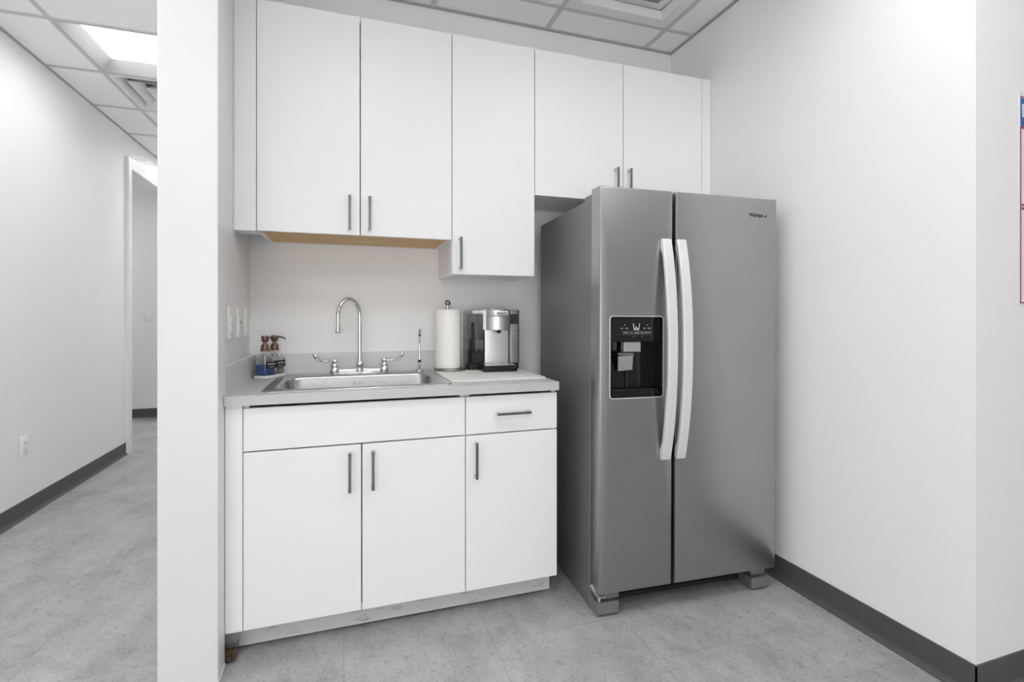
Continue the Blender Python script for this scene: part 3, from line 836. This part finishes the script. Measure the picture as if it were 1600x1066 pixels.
# ice paddle: oval cup rim above a tilted plate
sec = [(cos(2*pi*k/20), sin(2*pi*k/20)) for k in range(20)]
loft(bm, [([( .128+.036*c, .026+.018*s) for c, s in sec], 1.030), ([( .128+.036*c, .024+.020*s) for c, s in sec], 1.040), ([( .128+.032*c, .024+.016*s) for c, s in sec], 1.040), ([( .128+.032*c, .026+.015*s) for c, s in sec], 1.030)], closed=True)
obj('cup_rim', bm, mat('smoky_plastic', (.16, .16, .16), .25), dp, angle=40)
bm = bmesh.new()
pq = [(.092, 1.026), (.158, 1.030), (.163, .970), (.099, .966)]
va = [bm.verts.new((x, .020 + (1.03-z)*.25, z)) for x, z in pq]; vb = [bm.verts.new((x, .026 + (1.03-z)*.25, z)) for x, z in pq]
bm.faces.new(va); bm.faces.new(vb[::-1])
for i in range(4): bm.faces.new((va[i], va[(i+1) % 4], vb[(i+1) % 4], vb[i]))
obj('paddle', bm, M['silver'], dp, bevel=.0015)
obj('water_lever', B((.140, .150, .045, .056, .90, .97)), M['blackmat'], dp, bevel=.002)
bm = bmesh.new(); rslab(bm, HX0+.012, HX1-.012, .008, .056, .01, HZ0+.0262, HZ0+.030, ch=.001)
obj('drip_tray', bm, M['blackmat'], dp, angle=40)
# maker's lettering with its ring
lg = text('logo', 'Whirlpool', .0215, M['slot'], rd, (.7365, -.0006, 1.619), (pi/2, 0, 0), 0, .0006, bold=.0003)
bm = bmesh.new()
ring = [(.7440+.030*cos(a), -.0008, 1.619+.0125*sin(a)+.012*cos(a)*.55) for a in [radians(200)+radians(300)*k/30 for k in range(31)]]
sweep(bm, ring, [.0004+.0007*sin(pi*k/30) for k in range(31)], 6, up=(0, 1, 0))
obj('logo_ring', bm, M['chrome'], rd, angle=60)
# feet, hinge and kick grille
def foot(x0, x1, u0, u1):
    f = obj('foot', B((x0, x1, .022, DD+.15, .010, .058)), M['footgrey'], t, bevel=.003)
    obj('foot_cap', B((u0, u1, .030, DD+.008, .066, .0975)), M['footgrey'], f, bevel=.002)
foot(.004, .100, .034, .104); foot(.732, .818, .735, .805)
bm = bmesh.new()
sweep(bm, [(.002, .060, .112), (.004, .030, .098), (.012, .012, .092), (.030, .016, .093)], [(.004, .010)]*4, section=[(-1, -1), (1, -1), (1, 1), (-1, 1)], up=(0, 0, 1))
lathe(bm, [(0, .060), (.006, .060), (.006, .094), (0, .094)], .018, .030, 12)
obj('lower_hinge', bm, M['chrome'], t, angle=40)
bm = B((.105, .728, .10, .112, .020, .098)); 
for k in range(3): box(bm, .11, .725, .094, .10, .032+k*.022, .040+k*.022)
obj('kick_grille', bm, M['blackmat'], t, smooth=False)

# ------------------------------------------------------------------ wall plates
def plate(name, label, cat, loc, rotz, kind, w=.072, h=.118, group=None):
    """local frame: plate on the plane y=0 facing -y"""
    t = thing(name, label, cat, loc, rotz, group)
    bm = bmesh.new(); rslab(bm, -w/2, w/2, -h/2, h/2, .004, -.0072, -.0002, XZ, ch=.0018)
    obj('cover_plate', bm, M['plastic'], t, angle=50)
    if kind == 'outlet':
        for s in (-1, 1):
            bm = bmesh.new(); rslab(bm, -.0165, .0165, s*.0195-.014, s*.0195+.014, .010, -.0085, -.006, XZ, ch=.0006)
            r = obj('receptacle', bm, M['plastic'], t, angle=50)
            obj('slot', B((-.0075, -.0055, -.0089, -.0084, s*.0195-.002, s*.0195+.007), (.0055, .0075, -.0089, -.0084, s*.0195-.002, s*.0195+.006), (-.002, .002, -.0089, -.0084, s*.0195-.010, s*.0195-.006)), M['slot'], r, smooth=False)
    if kind == 'gfci':
        obj('insert', B((-.0168, .0168, -.0088, -.006, -.0335, .0335)), M['plastic'], t, bevel=.0008)
        for z in (-.022, .022):
            obj('slot', B((-.0075, -.0050, -.0093, -.0087, z-.003, z+.006), (.0050, .0075, -.0093, -.0087, z-.003, z+.006)), M['slot'], t, smooth=False)
        obj('button', B((-.008, .008, -.0108, -.0087, .002, .008)), M['slot'], t, bevel=.0005); obj('button', B((-.008, .008, -.0108, -.0087, -.008, -.002)), M['greyslot'], t, bevel=.0005)
    if kind == 'stack':
        obj('insert', B((-.0168, .0168, -.0085, -.006, -.0335, .0335)), M['plastic'], t, bevel=.0008)
        for z in (-.017, .017):
            bm = bmesh.new()
            v = [(-.012, z-.011), (.012, z-.011), (.012, z+.011), (-.012, z+.011)]
            va = [bm.verts.new((x, -.0090-(.004 if zz < z else 0), zz)) for x, zz in v]; vb = [bm.verts.new((x, -.0084, zz)) for x, zz in v]
            bm.faces.new(va); bm.faces.new(vb[::-1])
            for i in range(4): bm.faces.new((va[i], va[(i+1) % 4], vb[(i+1) % 4], vb[i]))
            obj('rocker', bm, M['plastic'], t, smooth=False)
    if kind == 'rocker':
        n = 2 if w > .1 else 1
        for k in range(n):
            x = (k-(n-1)/2)*.046
            bm = bmesh.new()
            va = [bm.verts.new(p) for p in ((x-.0165, -.0105, -.033), (x+.0165, -.0105, -.033), (x+.0165, -.0070, 0), (x-.0165, -.0070, 0), (x+.0165, -.0085, .033), (x-.0165, -.0085, .033))]
            vb = [bm.verts.new(p) for p in ((x-.0165, -.006, -.033), (x+.0165, -.006, -.033), (x+.0165, -.006, .033), (x-.0165, -.006, .033))]
            bm.faces.new((va[0], va[1], va[2], va[3])); bm.faces.new((va[3], va[2], va[4], va[5]))
            bm.faces.new((va[0], va[1], vb[1], vb[0])); bm.faces.new((va[5], va[4], vb[2], vb[3]))
            bm.faces.new((va[1], va[2], va[4], vb[2], vb[1])); bm.faces.new((va[0], va[3], va[5], vb[3], vb[0]))
            obj('rocker', bm, M['plastic'], t, smooth=False)
    return t
RZ = pi/2     # local -y faces +x
plate('switch_plate', 'white plate of two stacked switches, nearest the wall end above the splash', 'switch', (PX1, 2.115, 1.160), RZ, 'stack', .080, .125, 'plates beside the sink')
plate('wall_outlet', 'white outlet plate with dark buttons, middle of three beside the sink', 'outlet', (PX1, 2.275, 1.158), RZ, 'gfci', .072, .118, 'plates beside the sink')
plate('switch_plate', 'white rocker switch plate nearest the back wall corner above the soap', 'switch', (PX1, 2.428, 1.157), RZ, 'rocker', .072, .118, 'plates beside the sink')
plate('wall_outlet', 'white duplex outlet low on the long corridor wall', 'outlet', (XL, 3.667, .427), RZ, 'outlet')
plate('switch_plate', 'white double light switch in the room beyond the doorway', 'switch', (-2.215, 6.87, 1.190), 0, 'rocker', .085, .122)

# ------------------------------------------------------------------ poster on the wall that turns the corner
t = thing('poster', 'tall notice with blue header and magenta border on the wall round the corner', 'poster', (2.0545, YF, 1.223))
PW, PH = .66, .684
obj('sheet', B((0, PW, -.0025, -.0005, 0, PH)), M['posterpaper'], t, smooth=False)
obj('header', B((.006, PW-.006, -.0031, -.0026, PH-.108, PH-.016)), M['posterblue'], t, smooth=False)
bm = bmesh.new()
for b_ in ((.004, .0095, .006, PH-.112), (PW-.0095, PW-.004, .006, PH-.112), (.004, PW-.004, .004, .0085), (.004, PW-.004, PH-.116, PH-.109), (.004, PW-.004, PH-.014, PH-.011), (.0095, PW-.0095, .318, .325)):
    box(bm, b_[0], b_[1], -.0033, -.0027, b_[2], b_[3])
obj('border', bm, M['posterred'], t, smooth=False)
obj('rule', B((.012, PW-.012, -.0033, -.0027, .306, .314)), M['posternavy'], t, smooth=False)
bm = bmesh.new()
for r_ in range(18):
    z = PH-.140-r_*.0095
    box(bm, .022, .022+.27-(r_*37 % 50)/1000, -.0031, -.0026, z, z+.0035)
    box(bm, .34, .34+.29-(r_*53 % 60)/1000, -.0031, -.0026, z, z+.0035)
for r_ in range(22):
    z = .285-r_*.0105
    box(bm, .030, .030+.26-(r_*41 % 70)/1000, -.0031, -.0026, z, z+.0035)
    box(bm, .34, .34+.29-(r_*29 % 60)/1000, -.0031, -.0026, z, z+.0035)
obj('print', bm, M['greyslot'], t, smooth=False)
text('lettering', 'LABOR LAWS', .062, M['ink'], t, (.008, -.0033, PH-.060), (pi/2, 0, 0), 0, .0003, align='LEFT', sx=1.2)

# ------------------------------------------------------------------ tub tucked beside the toe kick
t = thing('bait_tub', 'small clear tapered tub of brown granules on the floor by the toe kick', 'tub', (-.386, 1.935, 0), .05)
bm = bmesh.new()
T_ = lambda s, r, z: (rrect(-s, s, -s, s, r, 4), z)
loft(bm, [T_(.024, .006, .001), T_(.031, .008, .072), T_(.0295, .007, .072), T_(.0225, .005, .0025)])
obj('tub', bm, M['clearplastic'], t, angle=40)
import random
random.seed(4)
bm = bmesh.new()
for k in range(150):
    x, y, z = random.uniform(-.018, .018), random.uniform(-.018, .018), random.uniform(.006, .032)
    r = random.uniform(.0022, .0036)
    m4 = Matrix.Translation((x, y, z)) @ Matrix.Rotation(random.random()*6, 4, 'X')
    bmesh.ops.create_icosphere(bm, subdivisions=1, radius=r, matrix=m4)
g = obj('granules', bm, M['granules'], t); g['kind'] = 'stuff'

# ------------------------------------------------------------------ camera, world, view
cam = bpy.data.cameras.new('camera'); cam.sensor_width = 36; cam.lens = 776.7/1600*36
cam.shift_y = -(533-494.3)/1600; cam.clip_start = .02
co = bpy.data.objects.new('camera', cam); COL.objects.link(co)
co.location = (0, 0, 1.185); co.rotation_euler = (pi/2, 0, -radians(18.32))
S.camera = co
w = bpy.data.worlds.new('world'); S.world = w; w.use_nodes = True
w.node_tree.nodes['Background'].inputs[0].default_value = (1, .985, .96, 1); w.node_tree.nodes['Background'].inputs[1].default_value = WORLD
S.view_settings.view_transform = 'Standard'; S.view_settings.look = 'None'
S.view_settings.exposure = 0.0; S.view_settings.gamma = 1.0; S.view_settings.use_curve_mapping = False
S.cycles.max_bounces = 14; S.cycles.diffuse_bounces = 8; S.cycles.glossy_bounces = 6; S.cycles.transmission_bounces = 12
